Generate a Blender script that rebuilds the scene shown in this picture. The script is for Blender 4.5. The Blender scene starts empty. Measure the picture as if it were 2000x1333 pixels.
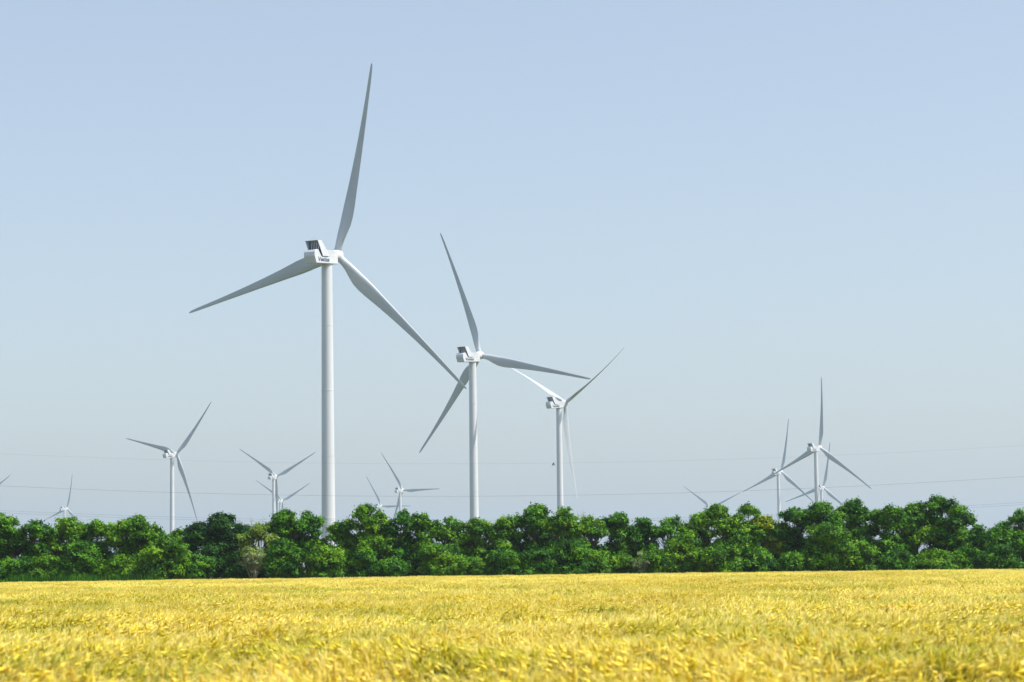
import bpy, bmesh, math, random
import numpy as np
from mathutils import Vector, Matrix, noise
R = math.radians
scene = bpy.context.scene
col = scene.collection

# ---------------------------------------------------------------- camera
CAM = Vector((0, 0, 1.75)); PITCH = R(5.34); ROLL = R(0.75)
cd = bpy.data.cameras.new("camera"); cam = bpy.data.objects.new("camera", cd); col.objects.link(cam)
fw = Vector((0, math.cos(PITCH), math.sin(PITCH))); r0 = Vector((1, 0, 0)); u0 = r0.cross(fw)
rt = r0 * math.cos(ROLL) - u0 * math.sin(ROLL); up = rt.cross(fw)
m = Matrix((rt, up, -fw)).transposed().to_4x4(); m.translation = CAM
cam.matrix_world = m
cd.sensor_width = 36; cd.lens = 85; cd.clip_start = 0.5; cd.clip_end = 30000
cd.dof.use_dof = True; cd.dof.focus_distance = 230; cd.dof.aperture_fstop = 3.9
scene.camera = cam

# ---------------------------------------------------------------- light
SUN_AZ = R(101.5)      # clockwise from the view direction (+Y): from the right, a little behind the camera
SUN_EL = R(56)
sun_dir = Vector((math.sin(SUN_AZ) * math.cos(SUN_EL), math.cos(SUN_AZ) * math.cos(SUN_EL), math.sin(SUN_EL)))
w = bpy.data.worlds.new("World"); scene.world = w; w.use_nodes = True
nt = w.node_tree; nt.nodes.clear()
sky = nt.nodes.new("ShaderNodeTexSky"); sky.sky_type = 'NISHITA'; sky.sun_disc = False
sky.sun_elevation = SUN_EL; sky.sun_rotation = SUN_AZ; sky.altitude = 0
sky.air_density = 1.0; sky.dust_density = 2.0; sky.ozone_density = 1.6
bg = nt.nodes.new("ShaderNodeBackground"); bg.inputs[1].default_value = 0.14
wo = nt.nodes.new("ShaderNodeOutputWorld")
tintn = nt.nodes.new("ShaderNodeMix"); tintn.data_type = 'RGBA'; tintn.blend_type = 'MULTIPLY'; tintn.inputs[0].default_value = 1
tintn.inputs[7].default_value = (1.07, 1.035, 1.0, 1)
nt.links.new(sky.outputs[0], tintn.inputs[6]); 
# pale dusty air low in the sky, thinning out with height
gco = nt.nodes.new("ShaderNodeTexCoord"); sxyz = nt.nodes.new("ShaderNodeSeparateXYZ"); mr = nt.nodes.new("ShaderNodeMapRange")
mr.interpolation_type = 'SMOOTHSTEP'
for i_, v_ in ((1, .26), (2, .60), (3, .45), (4, 0.0)): mr.inputs[i_].default_value = v_
dusty = nt.nodes.new("ShaderNodeMix"); dusty.data_type = 'RGBA'; dusty.inputs[7].default_value = (2.82, 3.2, 3.65, 1)
nt.links.new(gco.outputs["Generated"], sxyz.inputs[0]); nt.links.new(sxyz.outputs[2], mr.inputs[0]); nt.links.new(mr.outputs[0], dusty.inputs[0])
nt.links.new(tintn.outputs[2], dusty.inputs[6]); nt.links.new(dusty.outputs[2], bg.inputs[0]); nt.links.new(bg.outputs[0], wo.inputs[0])
sl = bpy.data.lights.new("sun", 'SUN'); sl.energy = 4.1; sl.angle = R(0.5); sl.color = (1, 0.95, 0.88)
sun = bpy.data.objects.new("sun", sl); col.objects.link(sun)
sun.rotation_euler = sun_dir.to_track_quat('Z', 'Y').to_euler(); sun.location = (60, -20, 120)
scene.view_settings.view_transform = 'Standard'; scene.view_settings.look = 'None'
scene.view_settings.exposure = 0.46; scene.view_settings.gamma = 1
scene.cycles.volume_bounces = 1
scene.cycles.max_bounces = 8; scene.cycles.transparent_max_bounces = 8

# ---------------------------------------------------------------- helpers
def tag(o, label=None, cat=None, group=None, kind=None):
    if label: o["label"] = label
    if cat: o["category"] = cat
    if group: o["group"] = group
    if kind: o["kind"] = kind
    return o
def link(o, parent=None):
    col.objects.link(o)
    if parent is not None: o.parent = parent
    return o
def mesh_obj(name, verts, faces, mat, parent=None, smooth=True):
    me = bpy.data.meshes.new(name); me.from_pydata([tuple(v) for v in verts], [], faces); me.update()
    if smooth: me.polygons.foreach_set("use_smooth", [True] * len(me.polygons))
    me.materials.append(mat)
    return link(bpy.data.objects.new(name, me), parent)
def bm_obj(name, bm, mat, parent=None, smooth=False):
    bmesh.ops.recalc_face_normals(bm, faces=bm.faces[:])
    me = bpy.data.meshes.new(name); bm.to_mesh(me); bm.free()
    if smooth: me.polygons.foreach_set("use_smooth", [True] * len(me.polygons))
    me.materials.append(mat)
    return link(bpy.data.objects.new(name, me), parent)
def quick_mesh(name, co, nper, mats, mat_idx=None, smooth=False):
    """co: (n*nper,3) array, every nper verts one face"""
    n = len(co) // nper
    me = bpy.data.meshes.new(name)
    me.vertices.add(len(co)); me.vertices.foreach_set("co", np.ascontiguousarray(co, np.float32).ravel())
    me.loops.add(len(co)); me.loops.foreach_set("vertex_index", np.arange(len(co), dtype=np.int32))
    me.polygons.add(n); me.polygons.foreach_set("loop_start", np.arange(0, len(co), nper, dtype=np.int32))
    me.polygons.foreach_set("loop_total", np.full(n, nper, np.int32))
    for mt in mats: me.materials.append(mt)
    if mat_idx is not None: me.polygons.foreach_set("material_index", np.asarray(mat_idx, np.int32))
    me.update(calc_edges=True); me.validate()
    return me
def lathe(prof, seg=32, cap=True):
    """prof (radius, z)"""
    v = []; f = []
    for r, z in prof:
        for i in range(seg):
            a = 2 * math.pi * i / seg; v.append((r * math.cos(a), r * math.sin(a), z))
    for k in range(len(prof) - 1):
        for i in range(seg):
            j = (i + 1) % seg; f.append((k * seg + i, k * seg + j, (k + 1) * seg + j, (k + 1) * seg + i))
    if cap: f.append(tuple(range(seg))[::-1]); f.append(tuple((len(prof) - 1) * seg + i for i in range(seg)))
    return v, f
def tube_path(pts, rad, seg=6):
    v = []; f = []
    for k, p in enumerate(pts):
        p = Vector(p); q = Vector(pts[min(k + 1, len(pts) - 1)]) - Vector(pts[max(k - 1, 0)])
        q.normalize(); a = q.orthogonal().normalized()
        if k and abs(pa.dot(q)) < .95: a = (pa - q * pa.dot(q)).normalized()
        pa = a; b = q.cross(a); r = rad[k] if hasattr(rad, '__len__') else rad
        for i in range(seg):
            t = 2 * math.pi * i / seg; v.append(p + (a * math.cos(t) + b * math.sin(t)) * r)
    for k in range(len(pts) - 1):
        for i in range(seg):
            j = (i + 1) % seg; f.append((k * seg + i, k * seg + j, (k + 1) * seg + j, (k + 1) * seg + i))
    f.append(tuple(range(seg))[::-1]); f.append(tuple((len(pts) - 1) * seg + i for i in range(seg)))
    return v, f

# ---------------------------------------------------------------- materials
def new_mat(name):
    mt = bpy.data.materials.new(name); mt.use_nodes = True
    t = mt.node_tree; t.nodes.clear(); o = t.nodes.new("ShaderNodeOutputMaterial")
    return mt, t, o
def N(t, kind, **kw):
    n = t.nodes.new(kind)
    for k, v in kw.items():
        if k.startswith("i_"): n.inputs[int(k[2:])].default_value = v
        else: setattr(n, k, v)
    return n
def ramp(t, src, stops):
    r = N(t, "ShaderNodeValToRGB"); e = r.color_ramp.elements
    while len(e) < len(stops): e.new(0.5)
    for i, (p, c) in enumerate(stops):
        e[i].position = p; e[i].color = (*c, 1)
    t.links.new(src, r.inputs[0]); return r.outputs[0]
def world_noise(t, scale, detail=3, vec_scale=None, obj=False):
    if obj:
        g = N(t, "ShaderNodeTexCoord"); s = g.outputs["Object"]
    else:
        g = N(t, "ShaderNodeNewGeometry"); s = g.outputs["Position"]
    if vec_scale:
        mp = N(t, "ShaderNodeMapping"); mp.inputs["Scale"].default_value = vec_scale
        t.links.new(s, mp.inputs[0]); s = mp.outputs[0]
    n = N(t, "ShaderNodeTexNoise"); n.inputs["Scale"].default_value = scale; n.inputs["Detail"].default_value = detail
    t.links.new(s, n.inputs["Vector"]); return n.outputs["Fac"]
def mixc(t, fac, a, b, mode='MIX'):
    x = N(t, "ShaderNodeMix", data_type='RGBA', blend_type=mode)
    for i, val in ((0, fac), (6, a), (7, b)):
        if isinstance(val, (int, float)): x.inputs[i].default_value = val
        elif isinstance(val, tuple): x.inputs[i].default_value = (*val, 1)
        else: t.links.new(val, x.inputs[i])
    return x.outputs[2]

def paint_mat(name, c1, c2, rough=0.35, streak=(.5, .5, .05)):
    mt, t, o = new_mat(name)
    p = N(t, "ShaderNodeBsdfPrincipled"); p.inputs["Roughness"].default_value = rough
    f = world_noise(t, 0.8, 5, streak, obj=True)
    t.links.new(ramp(t, f, [(0.35, c2), (0.62, c1)]), p.inputs["Base Color"])
    t.links.new(p.outputs[0], o.inputs[0]); return mt
M_white = paint_mat("turbine_paint", (.645, .665, .675), (.59, .61, .62))
M_blade = paint_mat("blade_paint", (.52, .56, .59), (.47, .51, .54), .4, (.6, .6, .08))
M_hub = paint_mat("hub_paint", (.665, .68, .69), (.62, .635, .64), .35, (1, 1, 1))
M_rad = paint_mat("radiator_core", (.006, .05, .10), (.003, .025, .055), .9, (3, 3, 3))
M_fin = paint_mat("radiator_fin", (.8, .82, .83), (.7, .73, .75), .5, (1, 1, 1))
M_blue = paint_mat("blue_lettering", (.004, .03, .12), (.004, .025, .1), .4, (1, 1, 1))
M_seam = paint_mat("dark_seam", (.13, .12, .10), (.09, .09, .08), .7, (1, 1, 1))
M_metal = paint_mat("grey_metal", (.4, .4, .4), (.3, .3, .3), .5, (1, 1, 1))
M_wire = paint_mat("cable_aluminium", (.10, .12, .15), (.08, .10, .13), .6, (1, 1, 1))
M_bird = paint_mat("bird_plumage", (.02, .02, .022), (.012, .012, .012), .7, (9, 9, 9))
M_bark = paint_mat("bark", (.10, .075, .05), (.05, .038, .028), .9, (4, 4, .6))
M_drybark = paint_mat("dry_twig", (.34, .30, .22), (.22, .19, .14), .9, (4, 4, .6))

def leaf_mat(name, dark, mid, light, trans=.10):
    mt, t, o = new_mat(name)
    f = world_noise(t, 0.55, 3)
    a = N(t, "ShaderNodeAttribute", attribute_name="tone")
    s = N(t, "ShaderNodeMath", operation='MULTIPLY_ADD'); s.inputs[1].default_value = .55
    t.links.new(f, s.inputs[0])
    s2 = N(t, "ShaderNodeMath", operation='MULTIPLY'); s2.inputs[1].default_value = .45
    t.links.new(a.outputs["Fac"], s2.inputs[0]); t.links.new(s2.outputs[0], s.inputs[2])
    c = ramp(t, s.outputs[0], [(.30, dark), (.5, mid), (.72, light)])
    d = N(t, "ShaderNodeBsdfPrincipled"); d.inputs["Roughness"].default_value = .55
    d.inputs["Specular IOR Level"].default_value = .15
    tr = N(t, "ShaderNodeBsdfTranslucent"); mx = N(t, "ShaderNodeMixShader"); mx.inputs[0].default_value = trans
    t.links.new(c, d.inputs["Base Color"]); t.links.new(mixc(t, .35, c, (.10, .30, .01)), tr.inputs[0])
    t.links.new(d.outputs[0], mx.inputs[1]); t.links.new(tr.outputs[0], mx.inputs[2]); t.links.new(mx.outputs[0], o.inputs[0])
    return mt
LEAF = [
    leaf_mat("leaf_deep", (.005, .036, .003), (.023, .12, .005), (.070, .24, .008)),
    leaf_mat("leaf_mid", (.008, .052, .002), (.046, .185, .005), (.125, .30, .008)),
    leaf_mat("leaf_bright", (.018, .080, .002), (.085, .245, .005), (.185, .36, .008)),
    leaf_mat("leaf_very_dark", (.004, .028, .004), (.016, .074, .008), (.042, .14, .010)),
    leaf_mat("leaf_pale", (.11, .19, .02), (.22, .33, .04), (.34, .44, .08)),
    leaf_mat("leaf_yellowish", (.10, .17, .004), (.21, .29, .006), (.33, .38, .010)),
    leaf_mat("leaf_grey_green", (.11, .17, .06), (.20, .28, .11), (.34, .42, .19)),
]

def straw_mat(name, stops, green, trans=.35, rough=.5):
    mt, t, o = new_mat(name)
    f = world_noise(t, 0.35, 4)
    f2 = world_noise(t, 2.2, 3)
    oi = N(t, "ShaderNodeObjectInfo")
    s = N(t, "ShaderNodeMath", operation='MULTIPLY_ADD'); s.inputs[1].default_value = .5
    t.links.new(f, s.inputs[0])
    s2 = N(t, "ShaderNodeMath", operation='MULTIPLY_ADD'); s2.inputs[1].default_value = .3
    t.links.new(f2, s2.inputs[0])
    s3 = N(t, "ShaderNodeMath", operation='MULTIPLY'); s3.inputs[1].default_value = .2
    pt = N(t, "ShaderNodeAttribute", attribute_name="tone"); s3.inputs[1].default_value = .36; s.inputs[1].default_value = .46; s2.inputs[1].default_value = .20
    t.links.new(pt.outputs["Fac"], s3.inputs[0]); t.links.new(s3.outputs[0], s2.inputs[2]); t.links.new(s2.outputs[0], s.inputs[2])
    c = ramp(t, s.outputs[0], stops)
    tint = N(t, "ShaderNodeAttribute", attribute_name="tint", attribute_type='INSTANCER')
    c = mixc(t, tint.outputs["Fac"], c, green)
    d = N(t, "ShaderNodeBsdfPrincipled"); d.inputs["Roughness"].default_value = rough; d.inputs["Specular IOR Level"].default_value = .3
    tr = N(t, "ShaderNodeBsdfTranslucent"); mx = N(t, "ShaderNodeMixShader"); mx.inputs[0].default_value = trans
    t.links.new(c, d.inputs["Base Color"]); t.links.new(c, tr.inputs[0])
    t.links.new(d.outputs[0], mx.inputs[1]); t.links.new(tr.outputs[0], mx.inputs[2]); t.links.new(mx.outputs[0], o.inputs[0])
    return mt
M_ear = straw_mat("barley_ear", [(.28, (.56, .48, .015)), (.48, (.88, .70, .035)), (.60, (.96, .78, .10)), (.74, (.86, .64, .06))], (.30, .37, .012), .2)
M_awn = straw_mat("barley_awn", [(.28, (.78, .70, .05)), (.48, (.92, .80, .09)), (.60, (1.0, .90, .34)), (.74, (.93, .74, .16))], (.48, .55, .04), .3)
M_stem = straw_mat("barley_stem", [(.30, (.05, .07, .002)), (.48, (.20, .18, .006)), (.68, (.34, .22, .012))], (.04, .09, .004), .15)
M_bleaf = straw_mat("barley_leaf", [(.30, (.05, .09, .002)), (.48, (.20, .20, .006)), (.68, (.32, .22, .012))], (.035, .09, .004), .2)

# ---------------------------------------------------------------- ground
def ground_mat():
    mt, t, o = new_mat("soil_and_straw")
    p = N(t, "ShaderNodeBsdfPrincipled"); p.inputs["Roughness"].default_value = .95
    f = world_noise(t, 1.5, 6)
    t.links.new(ramp(t, f, [(.3, (.045, .06, .018)), (.7, (.10, .11, .03))]), p.inputs["Base Color"])
    t.links.new(p.outputs[0], o.inputs[0]); return mt
GX = np.linspace(-12000, 12000, 41); GY = np.linspace(-300, 12000, 43)
vv = [(x, y, 0.0) for y in GY for x in GX]
ff = [(j * 41 + i, j * 41 + i + 1, (j + 1) * 41 + i + 1, (j + 1) * 41 + i) for j in range(42) for i in range(40)]
tag(mesh_obj("ground", vv, ff, ground_mat(), smooth=False), kind="structure")

# ---------------------------------------------------------------- wind turbine
TOWER_H = 100.0
def blade_mesh():
    st = [(1.2, 1.14, 2.28), (2.2, 1.14, 2.30), (3.6, 1.15, 2.36), (5.5, 1.12, 2.8), (8, .98, 3.55), (10.5, .84, 4.15), (13, .72, 4.4), (16, .60, 4.25),
          (20, .48, 3.75), (25, .38, 3.2), (31, .30, 2.65), (38, .22, 2.1), (45, .165, 1.65), (52, .115, 1.25), (57, .08, 1.05), (60, .06, .88), (61.8, .045, .70), (62.7, .03, .46), (63.1, .015, .16)]
    v = []; n = 24; f = []
    for r, ht, c in st:
        s = r / 63.0
        tw = R(15) * max(0, 1 - s) ** 1.6 + R(1)
        k = min(1, max(0, (r - 3.0) / 8.0)); k = k * k * (3 - 2 * k)
        ax = 6.5 * s - 5.0 * s * s
        off = .5 + (.30 - .5) * k
        for i in range(n):
            a = 2 * math.pi * i / n
            xc = (1 - math.cos(a)) / 2                      # 0 LE .. 1 TE
            yc = math.sin(a) * .5
            # airfoil half thickness
            af = 5.0 * (0.2969 * math.sqrt(xc) - .126 * xc - .3516 * xc ** 2 + .2843 * xc ** 3 - .1036 * xc ** 4) * (1 if math.sin(a) > 0 else -1)
            yy = (yc * (1 - k) + af * k * .95) * ht * 2
            xx = (xc - off) * c
            X = xx * math.cos(tw) - yy * math.sin(tw) * -1
            Y = -xx * math.sin(tw) + yy * math.cos(tw) + ax
            v.append((X * 1.08, Y, r))
    for k in range(len(st) - 1):
        for i in range(n):
            j = (i + 1) % n; f.append((k * n + i, k * n + j, (k + 1) * n + j, (k + 1) * n + i))
    f.append(tuple(range(n))[::-1]); f.append(tuple((len(st) - 1) * n + i for i in range(n)))
    return v, f

def prism(pts, hw):
    bm = bmesh.new()
    hws = hw if hasattr(hw, '__len__') else [hw] * len(pts)
    L = [bm.verts.new((-h, y, z)) for (y, z), h in zip(pts, hws)]
    Rr = [bm.verts.new((h, y, z)) for (y, z), h in zip(pts, hws)]
    bm.faces.new(L[::-1]); bm.faces.new(Rr)
    n = len(pts); side = []
    for i in range(n):
        j = (i + 1) % n; side.append(bm.faces.new((L[i], L[j], Rr[j], Rr[i])))
    return bm, side

def nacelle_mesh_obj(parent):
    # origin: on the tower axis at hub height; +Y towards the rotor
    body = [(-10.4, -.8), (-10.15, .5), (-9.7, 1.12), (-8.5, 1.3), (-7.9, 1.15), (-7.3, .35), (-6.3, -.85), (-3.0, -.85), (-3.0, .98), (3.3, .98), (3.3, -3.1), (-9.5, -3.1)]
    bm, _ = prism(body, 2.1)
    bmesh.ops.recalc_face_normals(bm, faces=bm.faces[:])
    bmesh.ops.bevel(bm, geom=[e for e in bm.edges if e.calc_face_angle(0) > .5], offset=.16, segments=3, affect='EDGES', profile=.5, clamp_overlap=True)
    front = [(-8.8, 4.2), (-6.35, 4.2), (-3.5, 1.25), (3.31, 1.05), (3.31, -1.0), (-1.9, -.9), (-3.0, -.84), (-6.1, -.84)]
    b2, side = prism(front, [2.4, 2.4, 2.4, 2.12, 2.12, 2.13, 2.4, 2.4])
    bmesh.ops.recalc_face_normals(b2, faces=b2.faces[:])
    rear = side[-1]
    res = bmesh.ops.inset_region(b2, faces=[rear], thickness=.24, use_even_offset=True)
    bmesh.ops.translate(b2, verts=list(rear.verts), vec=(0, 2.0, .05))
    bmesh.ops.triangulate(b2, faces=[f for f in b2.faces if len(f.verts) > 4])
    me = bpy.data.meshes.new("tmp"); bmesh.ops.bevel(b2, geom=[e for e in b2.edges if e.calc_face_angle(0) > .6 and e.is_convex], offset=.09, segments=2, affect='EDGES', clamp_overlap=True)
    b2.to_mesh(me); b2.free(); bm.from_mesh(me); bpy.data.meshes.remove(me)
    o = bm_obj("nacelle", bm, M_white, parent)
    # panel slot on the rear roof, yaw collar
    rad_v = []; rad_f = []
    # radiator core: sloped panel inside the cooler frame
    import itertools
    def slab(y0, z0, y1, z1, x0, x1, th):
        b = len(rad_v)
        dy, dz = y1 - y0, z1 - z0; l = math.hypot(dy, dz); ny, nz = -dz / l * th, dy / l * th
        for x in (x0, x1):
            for (a, c) in ((y0, z0), (y1, z1), (y1 + ny, z1 + nz), (y0 + ny, z0 + nz)): rad_v.append((x, a, c))
        for q in ((0, 1, 2, 3), (7, 6, 5, 4), (0, 4, 5, 1), (1, 5, 6, 2), (2, 6, 7, 3), (3, 7, 4, 0)): rad_f.append(tuple(b + i for i in q))
    slab(-6.45, -.3, -6.75, 3.92, -2.1, 2.1, .15)
    rad = mesh_obj("radiator", rad_v, rad_f, M_rad, o, False)
    rad_v.clear(); rad_f.clear()
    for x in (-1.35, -.68, -.02, .62, 1.28): slab(-6.70, -.2, -7.0, 3.86, x, x + .20, .1)
    mesh_obj("radiator_fins", rad_v, rad_f, M_fin, o, False)
    rad_v.clear(); rad_f.clear()
    slab(-9.35, 1.235, -9.25, 1.245, -1.7, 1.2, -.06)
    mesh_obj("roof_slot", rad_v, rad_f, M_seam, o, False)
    for (x, y, z0, h) in ((-.9, -7.9, 4.2, 1.35), (.25, -7.9, 4.2, 1.4), (-1.9, -8.1, 4.2, .45), (1.2, -7.7, 4.2, .5)):
        v, f = tube_path([(x, y, z0 - .05), (x, y, z0 + h)], [.055, .035], 6)
        mesh_obj("antenna_mast", v, f, M_metal, o)
    return o

TEXT_CACHE = {}
def lettering(parent):
    cu = bpy.data.curves.new("lettering", 'FONT'); cu.body = "Vestas"; cu.size = 2.0; cu.extrude = .02; cu.shear = .25; cu.offset = .05
    cu.align_x = 'CENTER'
    to = bpy.data.objects.new("lettering_curve", cu); col.objects.link(to)
    dg = bpy.context.evaluated_depsgraph_get(); me = bpy.data.meshes.new_from_object(to.evaluated_get(dg))
    bpy.data.objects.remove(to); me.materials.clear(); me.materials.append(M_blue); me.name = "lettering"
    for s in (-1, 1):
        o = bpy.data.objects.new("lettering", me); link(o, parent)
        o.location = (s * 2.115, -5.35, -2.45)
        o.rotation_euler = (R(90), 0, R(90) * s); o.scale = (1.28, .95, 1)

def make_turbine():
    root = bpy.data.objects.new("wind_turbine", None); link(root)
    H = TOWER_H - 2.95
    prof = []
    def rad(z): return 2.3 + (1.72 - 2.3) * (max(0, z) / H) ** .9
    z = 0.0; joints = [.18 * H, .38 * H, .59 * H, .80 * H]
    zs = [0, .3]; 
    prof = [(2.55, 0), (2.55, .35), (rad(.35), .36)]
    for k, j in enumerate(joints):
        prof += [(rad(j - .14), j - .14), (rad(j) + .045, j - .11), (rad(j) + .045, j + .11), (rad(j + .14), j + .14)]
    prof += [(rad(H - .6), H - .6), (rad(H), H - .3), (1.95, H - .28), (1.95, H + .1)]
    v, f = lathe(prof, 48)
    tw = mesh_obj("tower", v, f, M_white, root)
    tw.data.polygons.foreach_set("use_smooth", [True] * len(tw.data.polygons))
    # sharpen ring edges
    md = tw.modifiers.new("split", 'EDGE_SPLIT'); md.split_angle = R(25)
    dv = [(-.5, -2.32, .9), (.5, -2.32, .9), (.5, -2.32, 3.1), (-.5, -2.32, 3.1), (-.5, -2.1, .9), (.5, -2.1, .9), (.5, -2.1, 3.1), (-.5, -2.1, 3.1)]
    mesh_obj("door", dv, [(0, 1, 2, 3), (7, 6, 5, 4), (0, 4, 5, 1), (1, 5, 6, 2), (2, 6, 7, 3), (3, 7, 4, 0)], M_metal, root, False)
    nac = nacelle_mesh_obj(root); lettering(nac)
    prof = [(.9, -3.0), (1.62, -2.9), (1.8, -2.4), (1.95, -1.2), (1.98, 0), (1.9, .8), (1.62, 1.55), (1.15, 2.05), (.6, 2.3), (.15, 2.36)]
    v, f = lathe(prof, 32); v = [(x, zz, -y) for x, y, zz in v]
    hub = mesh_obj("hub", v, f, M_hub, root)
    bv, bf = blade_mesh()
    for k in range(3):
        b = mesh_obj("blade", bv, bf, M_blade, root) if k == 0 else link(bpy.data.objects.new("blade", bme), root)
        if k == 0: bme = b.data
        v, f = lathe([(1.2, 1.25), (1.3, 1.3), (1.3, 1.75), (1.2, 1.8)], 28)
        c = mesh_obj("root_collar", v, f, M_hub if k else M_hub, b) if k == 0 else link(bpy.data.objects.new("root_collar", cme), b)
        if k == 0: cme = c.data
    return root
def copy_tree(o, parent=None):
    c = o.copy(); col.objects.link(c); c.parent = parent
    for ch in list(o.children): copy_tree(ch, c)
    return c

OVERHANG = 6.0
# hub x, y, z; yaw; rotor angle; axis tilt (degrees); blade pitch; label
TURB = [
 (-56.4, 777.8, 103.1, 28.5, 16.2, 7.3, 0, "nearest and biggest wind turbine, one blade pointing almost straight up"),
 (-15.5, 1155.1, 103.0, 35.7, 103.6, 8.2, 0, "second biggest wind turbine, one blade reaching low left behind its tower"),
 (33.4, 1543.4, 105.8, 42.9, 58.4, 9.3, -76, "third biggest wind turbine, its left blade sunlit and one thin blade hanging down"),
 (-301.6, 2164.6, 106.5, 34.2, 44.8, 7.0, 0, "wind turbine alone at left with one blade up right and one down right"),
 (-289.0, 2945.4, 115.3, 26.9, 63.9, 5.8, 0, "wind turbine left of the biggest one, two blades raised in a wide V"),
 (-383.3, 4007.7, 116.0, 30.0, 63.8, 6.3, 0, "faint small turbine with V blades half hidden behind the one left of the biggest"),
 (-156.8, 3412.3, 111.7, 33.6, 90.0, 10.9, 0, "small turbine between the two biggest towers, one blade level to the right"),
 (-243.5, 4438.4, 116.4, 31.6, 91.4, 6.9, 0, "tiny turbine whose hub just clears the tall spreading locust tree"),
 (-801.2, 4339.5, 116.4, 34.4, 11.1, 0.7, 0, "far small turbine low over the trees near the left edge, one blade up"),
 (-687.7, 3115.3, 98.5, 34.0, 63.2, 5.0, 0, "turbine mostly outside the left edge, only a blade tip in view"),
 (335.1, 4131.9, 98.0, 32.4, 66.9, 6.2, 0, "tiny turbine right of centre, two blades in a shallow V over the trees"),
 (314.1, 2841.7, 109.2, 43.1, 9.4, -1.1, 0, "middle sized turbine of the right hand group, the one furthest left"),
 (272.4, 2150.2, 104.1, 43.4, 8.0, 8.0, 0, "largest turbine of the right hand group, one blade straight up"),
 (424.1, 3319.4, 104.8, 33.0, 12.8, 6.1, 0, "smallest turbine of the right hand group, behind the largest one's tower"),
]
base = make_turbine()
for i, (hx, hy, hz, yaw, th, tilt, pitch, lab) in enumerate(TURB):
    o = base if i == 0 else copy_tree(base)
    psi = R(yaw); tl = R(tilt)
    a = Vector((math.sin(psi) * math.cos(tl), math.cos(psi) * math.cos(tl), math.sin(tl)))
    h = Vector((math.cos(psi), -math.sin(psi), 0)); upv = h.cross(a)
    ntl = R(4)
    na = Vector((math.sin(psi) * math.cos(ntl), math.cos(psi) * math.cos(ntl), math.sin(ntl)))
    nu = h.cross(na)
    basep = Vector((hx - math.sin(psi) * OVERHANG, hy - math.cos(psi) * OVERHANG, 0))
    o.location = basep
    zoff = hz - OVERHANG * math.tan(ntl)
    blades = 0
    for c in o.children:
        nm = c.name.split('.')[0]
        if nm == "tower": c.scale = (1, 1, (zoff - 2.95) / (TOWER_H - 2.95))
        elif nm == "door": c.rotation_euler = (0, 0, -psi)
        elif nm == "nacelle":
            mm = Matrix((h, na, nu)).transposed().to_4x4(); mm.translation = (0, 0, zoff); c.matrix_local = mm
        else:
            ang = 0
            if nm == "blade": ang = R(th + 120 * blades); blades += 1
            z = h * math.sin(ang) + upv * math.cos(ang); x = h * math.cos(ang) - upv * math.sin(ang)
            mm = Matrix((x, a, z)).transposed().to_4x4(); mm.translation = Vector((hx, hy, hz)) - basep
            if nm == "blade": mm = mm @ Matrix.Rotation(R(pitch), 4, 'Z')
            c.matrix_local = mm
    tag(o, lab, "wind turbine", "wind turbines of the farm")

# ---------------------------------------------------------------- overhead cables
WIRES = [  # height at lowest point, x of lowest, rise at +-91 m scale, radius, y, label
 (20.05, 8, 3.0e-4, .007, "topmost, faintest overhead cable crossing the sky"),
 (14.3, 6, 3.2e-4, .015, "second overhead cable from the top, the darkest one"),
 (9.93, 8, 3.05e-4, .013, "upper cable of the low pair just over the treetops"),
 (9.55, 8, 3.05e-4, .013, "lower cable of the low pair just over the treetops"),
]
for zlow, x0, k, rr, lab in WIRES:
    pts = [(x, 430 + (0.4 if "lower" in lab else 0), zlow + k * (x - x0) ** 2) for x in np.linspace(-150, 150, 61)]
    v, f = tube_path(pts, rr, 5)
    tag(mesh_obj("power_cable", v, f, M_wire), lab, "power cable", "overhead cables behind the trees")

# ---------------------------------------------------------------- bird
def make_bird():
    v, f = [], []
    prof = [(-.16, .004), (-.13, .02), (-.08, .035), (-.02, .052), (.04, .055), (.09, .04), (.12, .034), (.145, .03), (.165, .012), (.185, .003)]
    n = 10
    for x, r in prof:
        for i in range(n):
            a = 2 * math.pi * i / n; v.append((x, r * math.cos(a), r * math.sin(a) * .9 + (.012 if x > .1 else 0)))
    for k in range(len(prof) - 1):
        for i in range(n):
            j = (i + 1) % n; f.append((k * n + i, k * n + j, (k + 1) * n + j, (k + 1) * n + i))
    f.append(tuple(range(n))[::-1]); f.append(tuple((len(prof) - 1) * n + i for i in range(n)))
    for s in (-1, 1):   # wings folded down mid beat, joined to the shoulders
        b = len(v)
        st = [(.07, .03, .02, .07), (.06, .09, -.05, .08), (.0, .13, -.12, .06), (-.06, .15, -.18, .02)]
        for x, y, z, c in st:
            v += [(x + c / 2, s * y, z), (x - c / 2, s * y, z), (x, s * (y + .012), z + .01)]
        for k in range(3):
            for i in range(3):
                j = (i + 1) % 3; f.append((b + k * 3 + i, b + k * 3 + j, b + k * 3 + 3 + j, b + k * 3 + 3 + i))
        f.append((b, b + 1, b + 2)); f.append((b + 9, b + 10, b + 11))
    b = len(v)   # tail
    v += [(-.13, .012, 0), (-.13, -.012, 0), (-.25, -.03, -.01), (-.25, .03, -.01), (-.13, 0, .012), (-.25, 0, .0)]
    f += [(b, b + 1, b + 2, b + 3), (b, b + 3, b + 5, b + 4), (b + 1, b + 4, b + 5, b + 2)]
    o = mesh_obj("bird", v, f, M_bird)
    o.location = (3.5, 215, 10.8); o.rotation_euler = (R(10), R(-58), R(20))
    return tag(o, "small dark bird in flight left of the third biggest turbine's tower", "bird")
make_bird()
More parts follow.
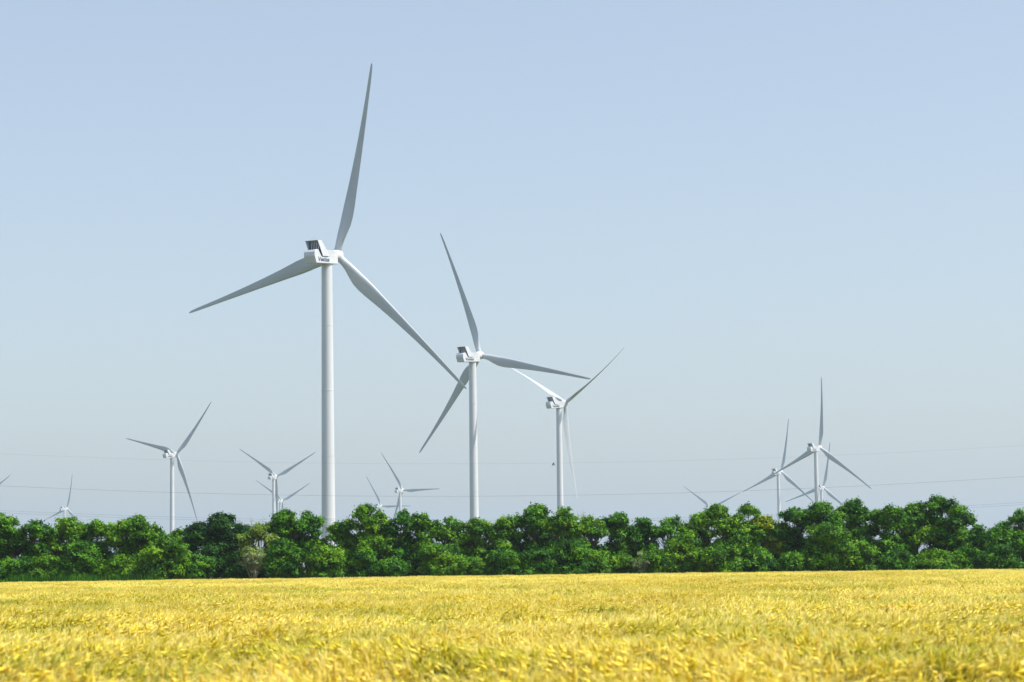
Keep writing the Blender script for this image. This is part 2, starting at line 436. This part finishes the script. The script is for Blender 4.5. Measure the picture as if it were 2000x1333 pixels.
TALL = [
 (-60.73, 289.65, 8.80, 6.53, 0, 'round topped locust tree at the far left edge of the tree line'),
 (-56.88, 288.72, 7.81, 4.81, 1, 'low topped locust tree just right of the leftmost one, with ragged twigs on top'),
 (-53.85, 290.77, 8.36, 5.85, 2, 'bright domed locust tree standing in front of the far left small turbine'),
 (-50.24, 289.08, 7.74, 5.50, 1, 'locust tree between the far left small turbine and the rounded tree to its right'),
 (-45.51, 288.47, 8.21, 6.53, 0, 'rounded dark locust tree midway between the far left small turbine and the turbine at left'),
 (-43.00, 290.81, 6.75, 4.13, 1, 'short locust tree close left of the tower of the left turbine'),
 (-41.04, 294.43, 6.72, 4.81, 2, "low locust tree hiding the foot of the left turbine's tower"),
 (-35.54, 293.60, 8.62, 7.91, 3, 'large very dark dense tree right of the left turbine, broadest crown of the left half'),
 (-31.20, 286.00, 6.90, 4.4, 4, 'pale yellow green tree with thin leaves beside the large very dark tree'),
 (-27.84, 289.55, 8.67, 5.16, 0, 'feathery locust tree in front of the tower of the two blades raised V turbine'),
 (-24.97, 291.76, 8.44, 4.81, 1, "locust tree with open top left of the biggest turbine's tower"),
 (-21.03, 289.94, 7.13, 5.16, 1, "lower locust tree hiding the foot of the biggest turbine's tower"),
 (-16.95, 289.21, 9.25, 6.19, 0, 'tall spreading locust tree right of the biggest turbine with bare limbs showing under its crown'),
 (-14.06, 288.74, 8.29, 4.81, 0, 'locust tree hiding the foot of the small turbine between the two big ones'),
 (-10.98, 289.50, 7.96, 5.16, 0, 'open crowned locust tree between the small turbine and the second biggest tower'),
 (-7.93, 294.49, 7.66, 5.16, 1, "locust tree just left of the second biggest turbine's tower"),
 (-4.19, 293.80, 7.35, 5.16, 1, "locust tree hiding the foot of the second biggest turbine's tower"),
 (-1.09, 293.65, 7.43, 4.81, 0, "dark locust tree just right of the second biggest turbine's tower"),
 (3.00, 293.60, 9.10, 6.53, 0, 'highest round crowned locust tree of the middle, left of the third biggest tower'),
 (6.24, 289.35, 8.34, 5.50, 0, "locust tree in front of the foot of the third biggest turbine's tower"),
 (9.32, 290.17, 7.47, 4.13, 1, "sparse topped locust tree right of the third biggest turbine's tower"),
 (12.73, 292.39, 7.96, 5.16, 0, 'spiky topped locust tree right of centre under the empty sky'),
 (16.10, 293.12, 7.31, 4.81, 1, 'small round topped locust tree left of the cone topped one, right of centre'),
 (19.38, 293.98, 7.29, 4.81, 0, 'dark cone topped locust tree left of the small V shaped turbine'),
 (22.74, 294.16, 7.74, 4.13, 0, 'round dark headed tree hiding the tower of the small V shaped turbine'),
 (25.47, 288.61, 8.56, 5.50, 0, 'tall locust tree with an open top right of the small V shaped turbine'),
 (28.38, 292.24, 8.61, 4.81, 0, 'tall narrow locust tree left of the yellowish tree'),
 (30.90, 292.70, 7.36, 5.50, 5, 'yellowish tree in front of the left tower of the right hand turbine group'),
 (33.48, 291.54, 8.28, 4.81, 0, 'locust tree between the two larger towers of the right hand turbine group'),
 (36.51, 289.24, 8.80, 5.16, 0, 'flat topped locust tree in front of the largest turbine of the right hand group'),
 (40.71, 291.32, 8.98, 6.19, 1, 'broad locust tree below the low right blade of the right hand turbine group'),
 (44.84, 288.63, 8.31, 4.81, 0, 'dark pointed locust tree right of the turbines at right'),
 (48.87, 294.54, 8.78, 5.16, 0, 'dark tall locust tree beside the tallest one at right'),
 (52.51, 294.06, 9.46, 6.88, 1, 'tallest locust tree of the right side with a wide loose crown'),
 (55.38, 291.83, 5.79, 4.81, 1, 'low rounded locust tree in the dip right of the tallest one'),
 (57.92, 290.10, 5.98, 4.81, 1, 'low bushy locust tree next to the right edge tree'),
 (61.51, 294.36, 7.49, 5.16, 0, 'locust tree cut by the right edge of the view'),
]
FRONT = [
 (-59.11, 285.64, 5.26, 5.83, 1, 'leafy bush at the far left foot of the tree line'),
 (-54.71, 286.26, 5.63, 6.14, 2, 'wide bright green bush under the far left small turbine'),
 (-50.77, 286.20, 4.79, 5.53, 1, 'dark bush in the shade right of the far left small turbine'),
 (-46.13, 285.52, 4.31, 4.91, 2, 'bush above the patch of pale weeds at left'),
 (-40.99, 285.33, 5.14, 6.45, 2, 'broad light green bush left of and below the left turbine'),
 (-37.42, 285.70, 4.38, 4.61, 1, 'bush at the left foot of the large very dark tree'),
 (-32.74, 285.36, 3.53, 3.68, 3, 'dark low bush at the right foot of the large very dark tree'),
 (-27.03, 284.82, 4.83, 5.53, 1, 'bush in front of the feathery locust at the V shaped turbine'),
 (-22.73, 285.11, 4.66, 6.14, 2, "large light green bush below the biggest turbine's tower"),
 (-17.74, 286.13, 4.36, 4.61, 1, 'bush below the bare limbs of the tall spreading locust'),
 (-14.46, 284.59, 4.19, 4.61, 1, 'bush below the small turbine between the two big ones'),
 (-8.76, 284.59, 5.19, 7.37, 2, 'wide bright bush left of the second biggest tower'),
 (-4.87, 285.75, 4.55, 4.30, 2, 'light green bush at the foot of the second biggest tower'),
 (-1.25, 285.06, 4.62, 4.91, 1, 'dark bush right of the second biggest tower'),
 (2.66, 285.57, 4.45, 5.83, 1, 'bush below the highest crown of the middle'),
 (6.88, 285.44, 4.82, 5.53, 1, 'bush below and right of the third biggest tower'),
 (9.28, 285.19, 5.08, 6.14, 2, 'bright yellow green bush right of the third biggest tower'),
 (12.65, 286.49, 4.69, 4.61, 2, 'bright bush under the spiky topped locust'),
 (17.08, 284.89, 5.46, 5.22, 2, 'lime green bush right of the grey leaved shrub'),
 (20.42, 285.33, 5.06, 4.91, 2, 'lime green bush under the small V shaped turbine'),
 (24.30, 284.91, 4.76, 6.14, 2, 'large light green bush left of the yellowish tree'),
 (28.59, 285.77, 4.36, 4.91, 1, 'bush under the yellowish tree'),
 (32.43, 285.05, 4.48, 4.91, 1, 'bush beneath the gap between the right hand towers'),
 (36.96, 285.21, 5.62, 6.75, 2, 'tall full bush below the largest turbine of the right hand group'),
 (40.68, 285.99, 4.99, 5.83, 2, 'bright rounded bush below the low right blade'),
 (45.07, 285.14, 4.74, 5.22, 1, 'light bush below the dark pointed locust'),
 (49.67, 285.62, 4.44, 6.45, 2, 'wide light green bush below the tallest locust at right'),
 (53.42, 286.31, 3.92, 5.22, 1, 'dark bush in the dip right of the tallest locust'),
 (57.02, 284.70, 4.16, 5.83, 1, 'bush close to the right edge of the view'),
]

# ---------------------------------------------------------------- trees
rng = np.random.default_rng(11)
def foliage(centers, radii, n_sprig, per, size, rs, spread=.24, droop=0.0):
    """leaf quads on sprigs over the shells of many foliage pads; returns co, tone"""
    CO = []; TO = []
    for (c, rad, tone) in zip(centers, radii, rs.random(len(centers))):
        ns = 5 + int(n_sprig * (rad[0] * rad[1]) ** 1.0)
        d = rs.normal(size=(ns, 3)); d /= np.linalg.norm(d, axis=1)[:, None]
        flip = (d[:, 2] < -.1) & (rs.random(ns) < .85); d[flip, 2] *= -1
        k = .62 + .56 * rs.random(ns); sn = d * .7 + rs.normal(size=(ns, 3)) * .36 + np.array([0, 0, .38]); stn = rs.normal(size=ns) * .2
        lob = 1 + .22 * np.sin(d[:, 0] * 5 + c[0] * 3) * np.cos(d[:, 2] * 6 + c[2])
        sp = c + d * rad * (k * lob)[:, None]
        p = np.repeat(sp, per, 0); dd = np.repeat(d, per, 0); n = len(p)
        out = dd + rs.normal(size=(n, 3)) * .6
        p = p + out * spread * rs.random((n, 1)) + rs.normal(size=(n, 3)) * spread * .45
        nrm = np.repeat(sn, per, 0) + rs.normal(size=(n, 3)) * .3; nrm /= np.linalg.norm(nrm, axis=1)[:, None]
        t = np.cross(nrm, rs.normal(size=(n, 3))); t /= np.linalg.norm(t, axis=1)[:, None]; b = np.cross(nrm, t)
        s = size * (.6 + .8 * rs.random((n, 1)))
        w = s * .45
        q = np.stack([p - t * s * .5, p + b * w * .5, p + t * s * .5, p - b * w * .5], 1)
        CO.append(q.reshape(-1, 3)); TO.append(np.repeat(np.clip(tone * .8 + .10 + np.repeat(stn, per) + rs.normal(size=n) * .08, 0, 1), 4))
    return np.concatenate(CO), np.concatenate(TO)
def crown_object(name, co, tone, mat, parent):
    me = quick_mesh(name, co, 4, [mat])
    at = me.attributes.new("tone", 'FLOAT', 'POINT'); at.data.foreach_set("value", tone.astype(np.float32))
    return link(bpy.data.objects.new(name, me), parent)
def merge(parts):
    V, Fc = [], []
    for v, f in parts:
        b = len(V); V += list(v); Fc += [tuple(b + i for i in q) for q in f]
    return V, Fc
def limb(a, b, r0, r1, rs, n=5, wob=.12):
    a = Vector(a); b = Vector(b); L = (b - a).length
    pts = []; rr = []
    for i in range(n + 1):
        t = i / n
        p = a.lerp(b, t) + Vector(rs.normal(size=3)) * wob * L * .12 * math.sin(math.pi * t)
        p.z += -.10 * L * math.sin(math.pi * t) * .5
        pts.append(p); rr.append(r0 + (r1 - r0) * t)
    return tube_path(pts, rr, 6)
def make_tree(X, Y, H, W, tint, label, seed, shrub=False, name=None):
    rs = np.random.default_rng(seed)
    root = bpy.data.objects.new(name or ("bush" if shrub else "locust_tree"), None); link(root); root.location = (X, Y, 0)
    if shrub and tint != 3: H *= rs.choice([.62, .8, .95, 1.08]); W *= rs.uniform(.75, 1.05)
    hw = W / 2; cs = []; rads = []
    dense = tint == 3
    if shrub:
        npad = int(14 + W * 3.0)
        for i in range(npad):
            zz = H * (.12 + .74 * (i + rs.random()) / npad)
            prof = math.sqrt(max(.05, 1 - ((zz / H - .35) / .68) ** 2))
            a = rs.random() * 2 * math.pi; q = (rs.random() ** .5) * .8
            r = hw * (.21 + .17 * rs.random())
            cs.append(np.array([math.cos(a) * q * hw * prof, math.sin(a) * q * hw * prof * .8, zz])); rads.append(np.array([r, r, r * .62]))
        cs.append(np.array([0, 0, H - .45])); rads.append(np.array([hw * .34, hw * .34, .5]))
    else:
        heads = []; tx = rs.normal() * .18 * hw; sg = rs.choice([-1, 1])
        heads.append((tx, 0, H, hw * (.50 + .12 * rs.random())))
        heads.append((tx + sg * hw * (.55 + .2 * rs.random()), rs.normal() * .3, H * rs.uniform(.80, .93), hw * rs.uniform(.36, .5)))
        heads.append((tx - sg * hw * (.55 + .25 * rs.random()), rs.normal() * .3, H * rs.uniform(.70, .86), hw * rs.uniform(.36, .5)))
        for k in range(3): heads.append((rs.uniform(-.6, .6) * hw, rs.uniform(-.5, .5) * hw, H * rs.uniform(.45, .68), hw * rs.uniform(.45, .6)))
        if dense:
            for k in range(4): heads.append((rs.uniform(-.6, .6) * hw, rs.uniform(-.5, .5) * hw, H * rs.uniform(.6, .9), hw * rs.uniform(.5, .65)))
        for k in range(int(8 + 1.5 * W)):
            r = hw * rs.uniform(.16, .30); zz = H * rs.uniform(.38, .84); a = rs.random() * 6.28; q = hw * rs.uniform(.1, .62)
            cs.append(np.array([math.cos(a) * q, math.sin(a) * q, zz])); rads.append(np.array([r, r, r * .55]))
        for hx_, hy_, ht_, hr_ in heads:
            hz_ = hr_ * rs.uniform(.55, .75)
            for k in range(int(5 + 3.2 * hr_)):
                d = rs.normal(size=3); d /= np.linalg.norm(d); d *= rs.uniform(.35, .78)
                if k == 0: d = np.array([rs.normal() * .15, 0, .8])
                r = hr_ * rs.uniform(.30, .50)
                cs.append(np.array([hx_ + d[0] * hr_, hy_ + d[1] * hr_, ht_ - hz_ - r * .15 + d[2] * hz_ * .9])); rads.append(np.array([r, r, r * .5]))
        for k in range(int(5 + W)):
            q = heads[rs.integers(3)]; a = rs.uniform(-1, 1)
            cs.append(np.array([q[0] + a * q[3] * .9, q[1] + rs.normal() * .3, q[2] - .05 - q[3] * (.1 + .6 * a * a) + .1 * rs.normal()])); rads.append(np.array([.24, .24, .26]) * rs.uniform(.8, 1.5))
    co, tone = foliage(cs, rads, 80 if shrub else (100 if dense else 86), 9, .32 if not shrub else .29, rs)
    keep = co.reshape(-1, 4, 3)[:, :, 2].min(1) > .02
    co = co.reshape(-1, 4, 3)[keep].reshape(-1, 3); tone = tone.reshape(-1, 4)[keep].ravel()
    lm = LEAF[tint] if shrub or tint > 2 else LEAF[[tint, 1, 1, 2][rs.integers(4)]]
    crown_object("crown", co, tone, lm, root)
    # trunk with limbs running to the pads
    parts = []
    if shrub:
        for k in range(4):
            a = rs.random() * 6.28; tgt = cs[rs.integers(len(cs))]
            parts.append(limb((.12 * math.cos(a), .12 * math.sin(a), -.05), tgt * np.array([.8, .8, .85]), .05, .015, rs))
    else:
        ft = H * .5; lean = rs.normal() * .35
        ntr = 1 if rs.random() < .5 else 2
        forks = []
        for k in range(ntr):
            s = (k - (ntr - 1) / 2) * .9
            top = Vector((lean + s * 1.1, rs.normal() * .3, ft + rs.random() * .8)); parts.append(limb((s * .25, 0, -.1), top, .17, .09, rs, 6)); forks.append(top)
        for c in cs:
            if c[2] < ft * .8 or rs.random() < .2: continue
            fk = min(forks, key=lambda q: (q - Vector(c)).length)
            parts.append(limb(fk - Vector((0, 0, rs.random() * 1.2)), Vector(c) + Vector((0, 0, .1)), .07, .015, rs))
            for _ in range(2):
                d = Vector(rs.normal(size=3)); d.z = abs(d.z); parts.append(limb(Vector(c), Vector(c) + d.normalized() * .6, .016, .006, rs, 2))
    v, f = merge(parts)
    mesh_obj("trunk", v, f, M_bark, root)
    tag(root, label, "bush" if shrub else "tree", "bushes along the foot of the tree line" if shrub else "locust trees of the tree line")
    return root
for i, t in enumerate(TALL): make_tree(*t, 100 + i)
for i, t in enumerate(FRONT): make_tree(*t, 300 + i, shrub=True)

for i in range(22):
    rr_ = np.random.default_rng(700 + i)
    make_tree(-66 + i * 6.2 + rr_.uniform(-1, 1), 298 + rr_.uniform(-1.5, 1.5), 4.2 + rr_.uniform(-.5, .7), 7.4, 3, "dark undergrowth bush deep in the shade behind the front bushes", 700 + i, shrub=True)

# dry and grey leaved shrubs
def dry_shrub(X, Y, H, W, label, seed, leafy, mat, cat="shrub", name="dry_shrub"):
    rs = np.random.default_rng(seed); root = bpy.data.objects.new(name, None); link(root); root.location = (X, Y, 0)
    parts = []; tips = []
    for k in range(15):
        a = rs.random() * 6.28; tgt = Vector((math.cos(a) * W * .5 * rs.random(), math.sin(a) * W * .3, H * (.55 + .45 * rs.random())))
        parts.append(limb((rs.normal() * .1, rs.normal() * .1, 0), tgt, .045, .012, rs))
        for _ in range(9):
            q = tgt * (.45 + .5 * rs.random()); d = Vector(rs.normal(size=3)); d.z = abs(d.z) + .3; e = q + d.normalized() * (.4 + .6 * rs.random())
            parts.append(limb(q, e, .014, .005, rs, 3)); tips.append(np.array(e))
    v, f = merge(parts); mesh_obj("branches", v, f, M_drybark, root)
    if leafy:
        sel = [tips[i] for i in rs.permutation(len(tips))[:leafy]]
        co, tone = foliage(sel, [np.array([.30, .30, .22]) * rs.uniform(.7, 1.3) for _ in sel], 110, 6, .16, rs, .12)
        crown_object("leaves", co, tone, mat, root)
    return tag(root, label, cat)
dry_shrub(-30.6, 284.3, 4.5, 4.0, "half dead pale shrub with bare twigs at the foot of the yellow green tree", 5, 52, LEAF[6])
dry_shrub(15.0, 284.5, 3.0, 3.2, "grey green leaved shrub right of centre at the foot of the tree line", 6, 60, LEAF[6])
def bare_tree(X, Y, H, label, seed):
    rs = np.random.default_rng(seed); root = bpy.data.objects.new("bare_tree", None); link(root); root.location = (X, Y, 0)
    parts = [limb((0, 0, 0), (rs.normal() * .3, 0, H * .6), .11, .06, rs, 6)]; top = Vector((0, 0, H * .58)); tw = []
    for k in range(7):
        e = Vector((rs.normal() * .9, rs.normal() * .5, H * (.82 + .18 * rs.random()))); parts.append(limb(top - Vector((0, 0, rs.random() * 1.5)), e, .04, .012, rs))
        for _ in range(5):
            q = top.lerp(e, .5 + .5 * rs.random()); d = Vector(rs.normal(size=3)); d.z = abs(d.z) + .5
            tw.append(limb(q, q + d.normalized() * (.4 + .5 * rs.random()), .014, .006, rs, 3))
    v, f = merge(parts); mesh_obj("trunk", v, f, M_drybark, root)
    v, f = merge(tw); mesh_obj("twigs", v, f, M_drybark, root)
    tag(root, label, "tree")
bare_tree(-31.4, 293, 8.3, "leafless tree whose bare twigs stick up above the yellow green tree", 1)
bare_tree(8.6, 293.5, 8.6, "leafless tree with bare twigs poking up right of the third biggest tower", 2)
bare_tree(43.0, 293.5, 8.1, "leafless tree with bare twigs left of the dark pointed locust", 3)

# weeds on the field margin
def weeds():
    rs = np.random.default_rng(77); n = 26000
    x = rs.uniform(-85, 85, n); y = rs.uniform(281.0, 284.2, n)
    hgt = .75 + .35 * rs.random(n)
    dens = .5 + .5 * np.sin(x * .21 + 1) * np.sin(x * .53)
    sel = ((x > -59) & (x < -42)) | ((x > 13) & (x < 17.5)) | (rs.random(n) < .06); x = x[sel]; y = y[sel]; hgt = hgt[sel]; dens = dens[sel]; n = len(x); strong = ((x > -59) & (x < -42)); hgt[strong] += .75 * rs.random(strong.sum())
    hgt += .35 * np.clip(dens, 0, 1) * rs.random(n)
    a = rs.random(n) * 6.28; w = .035
    lx = rs.normal(size=n) * .12; ly = rs.normal(size=n) * .12
    p0 = np.stack([x - w * np.cos(a), y - w * np.sin(a), np.zeros(n)], 1); p1 = np.stack([x + w * np.cos(a), y + w * np.sin(a), np.zeros(n)], 1)
    tp = np.stack([x + lx, y + ly, hgt], 1); up_ = np.array([0, 0, 1.0])
    m1 = (p1 + tp) / 2 + np.stack([w * .7 * np.cos(a), w * .7 * np.sin(a), 0 * a], 1); 
    q = np.stack([p0, p1, m1, tp], 1).reshape(-1, 3)
    me = quick_mesh("margin_weeds", q, 4, [LEAF[1]]); at = me.attributes.new("tone", 'FLOAT', 'POINT'); at.data.foreach_set("value", np.repeat(rs.random(n) * .6, 4).astype(np.float32))
    tag(link(bpy.data.objects.new("margin_weeds", me)), "tall green weeds along the far edge of the barley", "weeds", kind="stuff")
weeds()

# ---------------------------------------------------------------- barley field
def barley_clump(seed, n=32, rad=.32):
    rs = np.random.default_rng(seed); T = []; MI = []; TO = []; cur = [0.5]
    def tri(a, b, c, m): T.append((a, b, c)); MI.append(m); TO.append(cur[0])
    def ribbon(pts, w, side, m):
        for k in range(len(pts) - 1):
            w0 = w * (1 - .0 * k); a, b = pts[k], pts[k + 1]
            tri(a - side * w0, a + side * w0, b + side * w0, m)
            if k < len(pts) - 2 or m == 2: tri(a - side * w0, b + side * w0, b - side * w0, m)
    for i in range(n):
        cur[0] = rs.random()
        r = rad * math.sqrt(rs.random()); a = rs.random() * 6.28
        base = np.array([r * math.cos(a), r * math.sin(a), .12]); h = .56 + .34 * rs.random() ** .8
        ld = np.array([1.0, rs.normal() * .75, 0]); ld /= np.linalg.norm(ld)
        lean = .10 + .16 * rs.random()
        p1 = base + np.array([0, 0, h * .5]) + ld * lean * .25; p2 = base + np.array([0, 0, h - .12]) + ld * lean
        side = np.array([rs.normal(), rs.normal(), 0.0]); side /= np.linalg.norm(side)
        ribbon([base, p1, p2], .0035, side, 2)
        el = rs.normal() * .55 + .55; hd = ld * math.cos(el) + np.array([0, 0, math.sin(el)])
        L = .10 + .03 * rs.random(); tip = p2 + hd * L
        s1 = np.cross(hd, [0, 0, 1.0]); s1 /= (np.linalg.norm(s1) + 1e-6); s2 = np.cross(hd, s1); m = p2 + hd * L * .45; w = .020
        ring = [m + s1 * w, m + s2 * w, m - s1 * w, m - s2 * w]
        for k in range(4):
            tri(p2, ring[k], ring[(k + 1) % 4], 0); tri(tip, ring[(k + 1) % 4], ring[k], 0)
        for k in range(9):
            t = rs.random() * .8; o = p2 + hd * L * t; sp = (s1 * rs.normal() + s2 * rs.normal()) * .32
            d = hd + sp + np.array([0, 0, -.12]); e = o + d * (.085 + .05 * rs.random()); ww = s1 * .0045 if k % 2 else s2 * .0045
            tri(o - ww, o + ww, e, 1)
        for k in range(2):
            z0 = base + np.array([0, 0, h * (.35 + .4 * rs.random())]) + ld * lean * .3; an = rs.random() * 6.28
            d = np.array([math.cos(an), math.sin(an), 0]); sd = np.array([-d[1], d[0], 0])
            q1 = z0 + d * .09 + np.array([0, 0, .10]); q2 = z0 + d * .22 + np.array([0, 0, .07])
            w = .007; tri(z0 - sd * w, z0 + sd * w, q1 + sd * w, 3); tri(z0 - sd * w, q1 + sd * w, q1 - sd * w, 3); tri(q1 - sd * w, q1 + sd * w, q2, 3)
    me = quick_mesh("barley_clump", np.array(T).reshape(-1, 3), 3, [M_ear, M_awn, M_stem, M_bleaf], MI)
    me.attributes.new("tone", 'FLOAT', 'POINT').data.foreach_set("value", np.repeat(TO, 3).astype(np.float32)); return me
NV = 8
bcol = bpy.data.collections.new("barley_sources")
for k in range(NV): bcol.objects.link(bpy.data.objects.new("barley_clump_%d" % k, barley_clump(500 + k)))

def field_points():
    rs = np.random.default_rng(9); P = []; S = []
    y = 11.0
    while y < 281.0:
        s = .40 if y < 70 else (.48 if y < 140 else .60)
        hwid = 3.5 + .30 * y
        n = int(2 * hwid / s) + 1
        x = np.linspace(-hwid, hwid, n) + rs.uniform(-.45, .45, n) * s; yy = y + rs.uniform(-.5, .5, n) * s
        P.append(np.stack([x, yy], 1)); S.append(np.full(n, s / .40)); y += s
    return np.concatenate(P), np.concatenate(S)
P, S = field_points()
def vn(P, sx, sy, seed):
    """cheap smooth value noise"""
    r = np.random.default_rng(seed).random((257, 257)); u = (P[:, 0] / sx + 1000) % 256; v = (P[:, 1] / sy + 1000) % 256
    i = u.astype(int); j = v.astype(int); fu = u - i; fv = v - j; fu = fu * fu * (3 - 2 * fu); fv = fv * fv * (3 - 2 * fv)
    return (r[i, j] * (1 - fu) + r[i + 1, j] * fu) * (1 - fv) + (r[i, j + 1] * (1 - fu) + r[i + 1, j + 1] * fu) * fv
# hollows where the crop is thinner, lower and greener: x, y, rx, ry, depth
DIPS = [(-5.8, 47, 1.5, 1.6, .22), (-7.0, 35, 2.2, 1.2, .16), (-5.4, 80, 1.6, 3, .20), (-3.6, 95, 5, 4, .14), (1.0, 62, 1.2, 2, .14), (20, 155, 9, 7, .14),
        (16, 100, 2.4, 4, .13), (19, 88, 2.5, 4, .14), (-2.2, 33, .9, 1.2, .12), (2.2, 27, .8, 1.0, .14), (-12.5, 60, 2.4, 2.5, .12), (6, 75, 3, 3, .1), (-6.5, 24, 1.2, .9, .12), (4.6, 21.5, .9, .8, .10), (9, 52, 2, 2, .10), (-16, 110, 4, 5, .10)]
zo = (vn(P, 1.3, 1.9, 1) - .5) * .22 + (vn(P, 9, 12, 2) - .5) * .17 + (vn(P, .7, .8, 3) - .5) * .18
tint = np.clip((vn(P, 1.6, 4, 4) * .6 + vn(P, .7, .9, 14) * .4 - .54) * 2.6, 0, 1) * .7
for dx, dy, rx, ry, dp in DIPS:
    g = np.exp(-(((P[:, 0] - dx) / (rx * 1.2)) ** 2 + ((P[:, 1] - dy) / ry) ** 2)); zo -= dp * g * 1.8; tint = np.maximum(tint, g * .95)
ang = (vn(P, 6, 12, 5) - .5) * 4.6 + rng.uniform(-.9, .9, len(P)) + .15
me = bpy.data.meshes.new("barley_field"); me.vertices.add(len(P))
me.vertices.foreach_set("co", np.stack([P[:, 0], P[:, 1], zo - .28 * np.clip((P[:, 1] - 150) / 131, 0, 1)], 1).astype(np.float32).ravel())
a = me.attributes.new("ang", 'FLOAT_VECTOR', 'POINT'); a.data.foreach_set("vector", np.stack([np.zeros(len(P)), np.zeros(len(P)), ang], 1).astype(np.float32).ravel())
a = me.attributes.new("sc", 'FLOAT_VECTOR', 'POINT'); a.data.foreach_set("vector", np.stack([S, S, np.ones(len(P))], 1).astype(np.float32).ravel())
a = me.attributes.new("tint", 'FLOAT', 'POINT'); a.data.foreach_set("value", tint.astype(np.float32))
a = me.attributes.new("pick", 'INT', 'POINT'); a.data.foreach_set("value", rng.integers(0, NV, len(P)).astype(np.int32))
field = link(bpy.data.objects.new("barley_field", me))
tag(field, "golden ripening barley field with bent bearded ears", "barley field", kind="stuff")
g = bpy.data.node_groups.new("barley_scatter", 'GeometryNodeTree')
g.interface.new_socket(name="Geometry", in_out='INPUT', socket_type='NodeSocketGeometry'); g.interface.new_socket(name="Geometry", in_out='OUTPUT', socket_type='NodeSocketGeometry')
gi = g.nodes.new("NodeGroupInput"); go = g.nodes.new("NodeGroupOutput"); mp = g.nodes.new("GeometryNodeMeshToPoints")
ip = g.nodes.new("GeometryNodeInstanceOnPoints"); ci = g.nodes.new("GeometryNodeCollectionInfo")
ci.inputs["Collection"].default_value = bcol; ci.inputs["Separate Children"].default_value = True; ci.inputs["Reset Children"].default_value = True
def named(nm, dt):
    x = g.nodes.new("GeometryNodeInputNamedAttribute"); x.data_type = dt; x.inputs[0].default_value = nm
    return [s for s in x.outputs if s.enabled and s.name == "Attribute"][0]
g.links.new(gi.outputs[0], mp.inputs[0]); g.links.new(mp.outputs[0], ip.inputs["Points"]); g.links.new(ci.outputs[0], ip.inputs["Instance"])
ip.inputs["Pick Instance"].default_value = True
g.links.new(named("pick", 'INT'), ip.inputs["Instance Index"]); g.links.new(named("ang", 'FLOAT_VECTOR'), ip.inputs["Rotation"]); g.links.new(named("sc", 'FLOAT_VECTOR'), ip.inputs["Scale"])
g.links.new(ip.outputs[0], go.inputs[0])
md = field.modifiers.new("scatter", 'NODES'); md.node_group = g

# ---------------------------------------------------------------- air
def haze(density):
    x0, x1, y0, y1, z0, z1 = -12100, 12100, -400, 12100, -1.0, 260
    v = [(x, y, z) for z in (z0, z1) for y in (y0, y1) for x in (x0, x1)]
    f = [(0, 2, 3, 1), (4, 5, 7, 6), (0, 1, 5, 4), (2, 6, 7, 3), (0, 4, 6, 2), (1, 3, 7, 5)]
    mt, t, o = new_mat("hazy_air"); pv = N(t, "ShaderNodeVolumePrincipled")
    pv.inputs["Color"].default_value = (.66, .82, 1, 1); pv.inputs["Density"].default_value = density; pv.inputs["Anisotropy"].default_value = .2
    t.links.new(pv.outputs[0], o.inputs["Volume"])
    tag(mesh_obj("haze", v, f, mt, smooth=False), "pale summer haze over the plain", "haze", kind="stuff")
haze(0.00007)
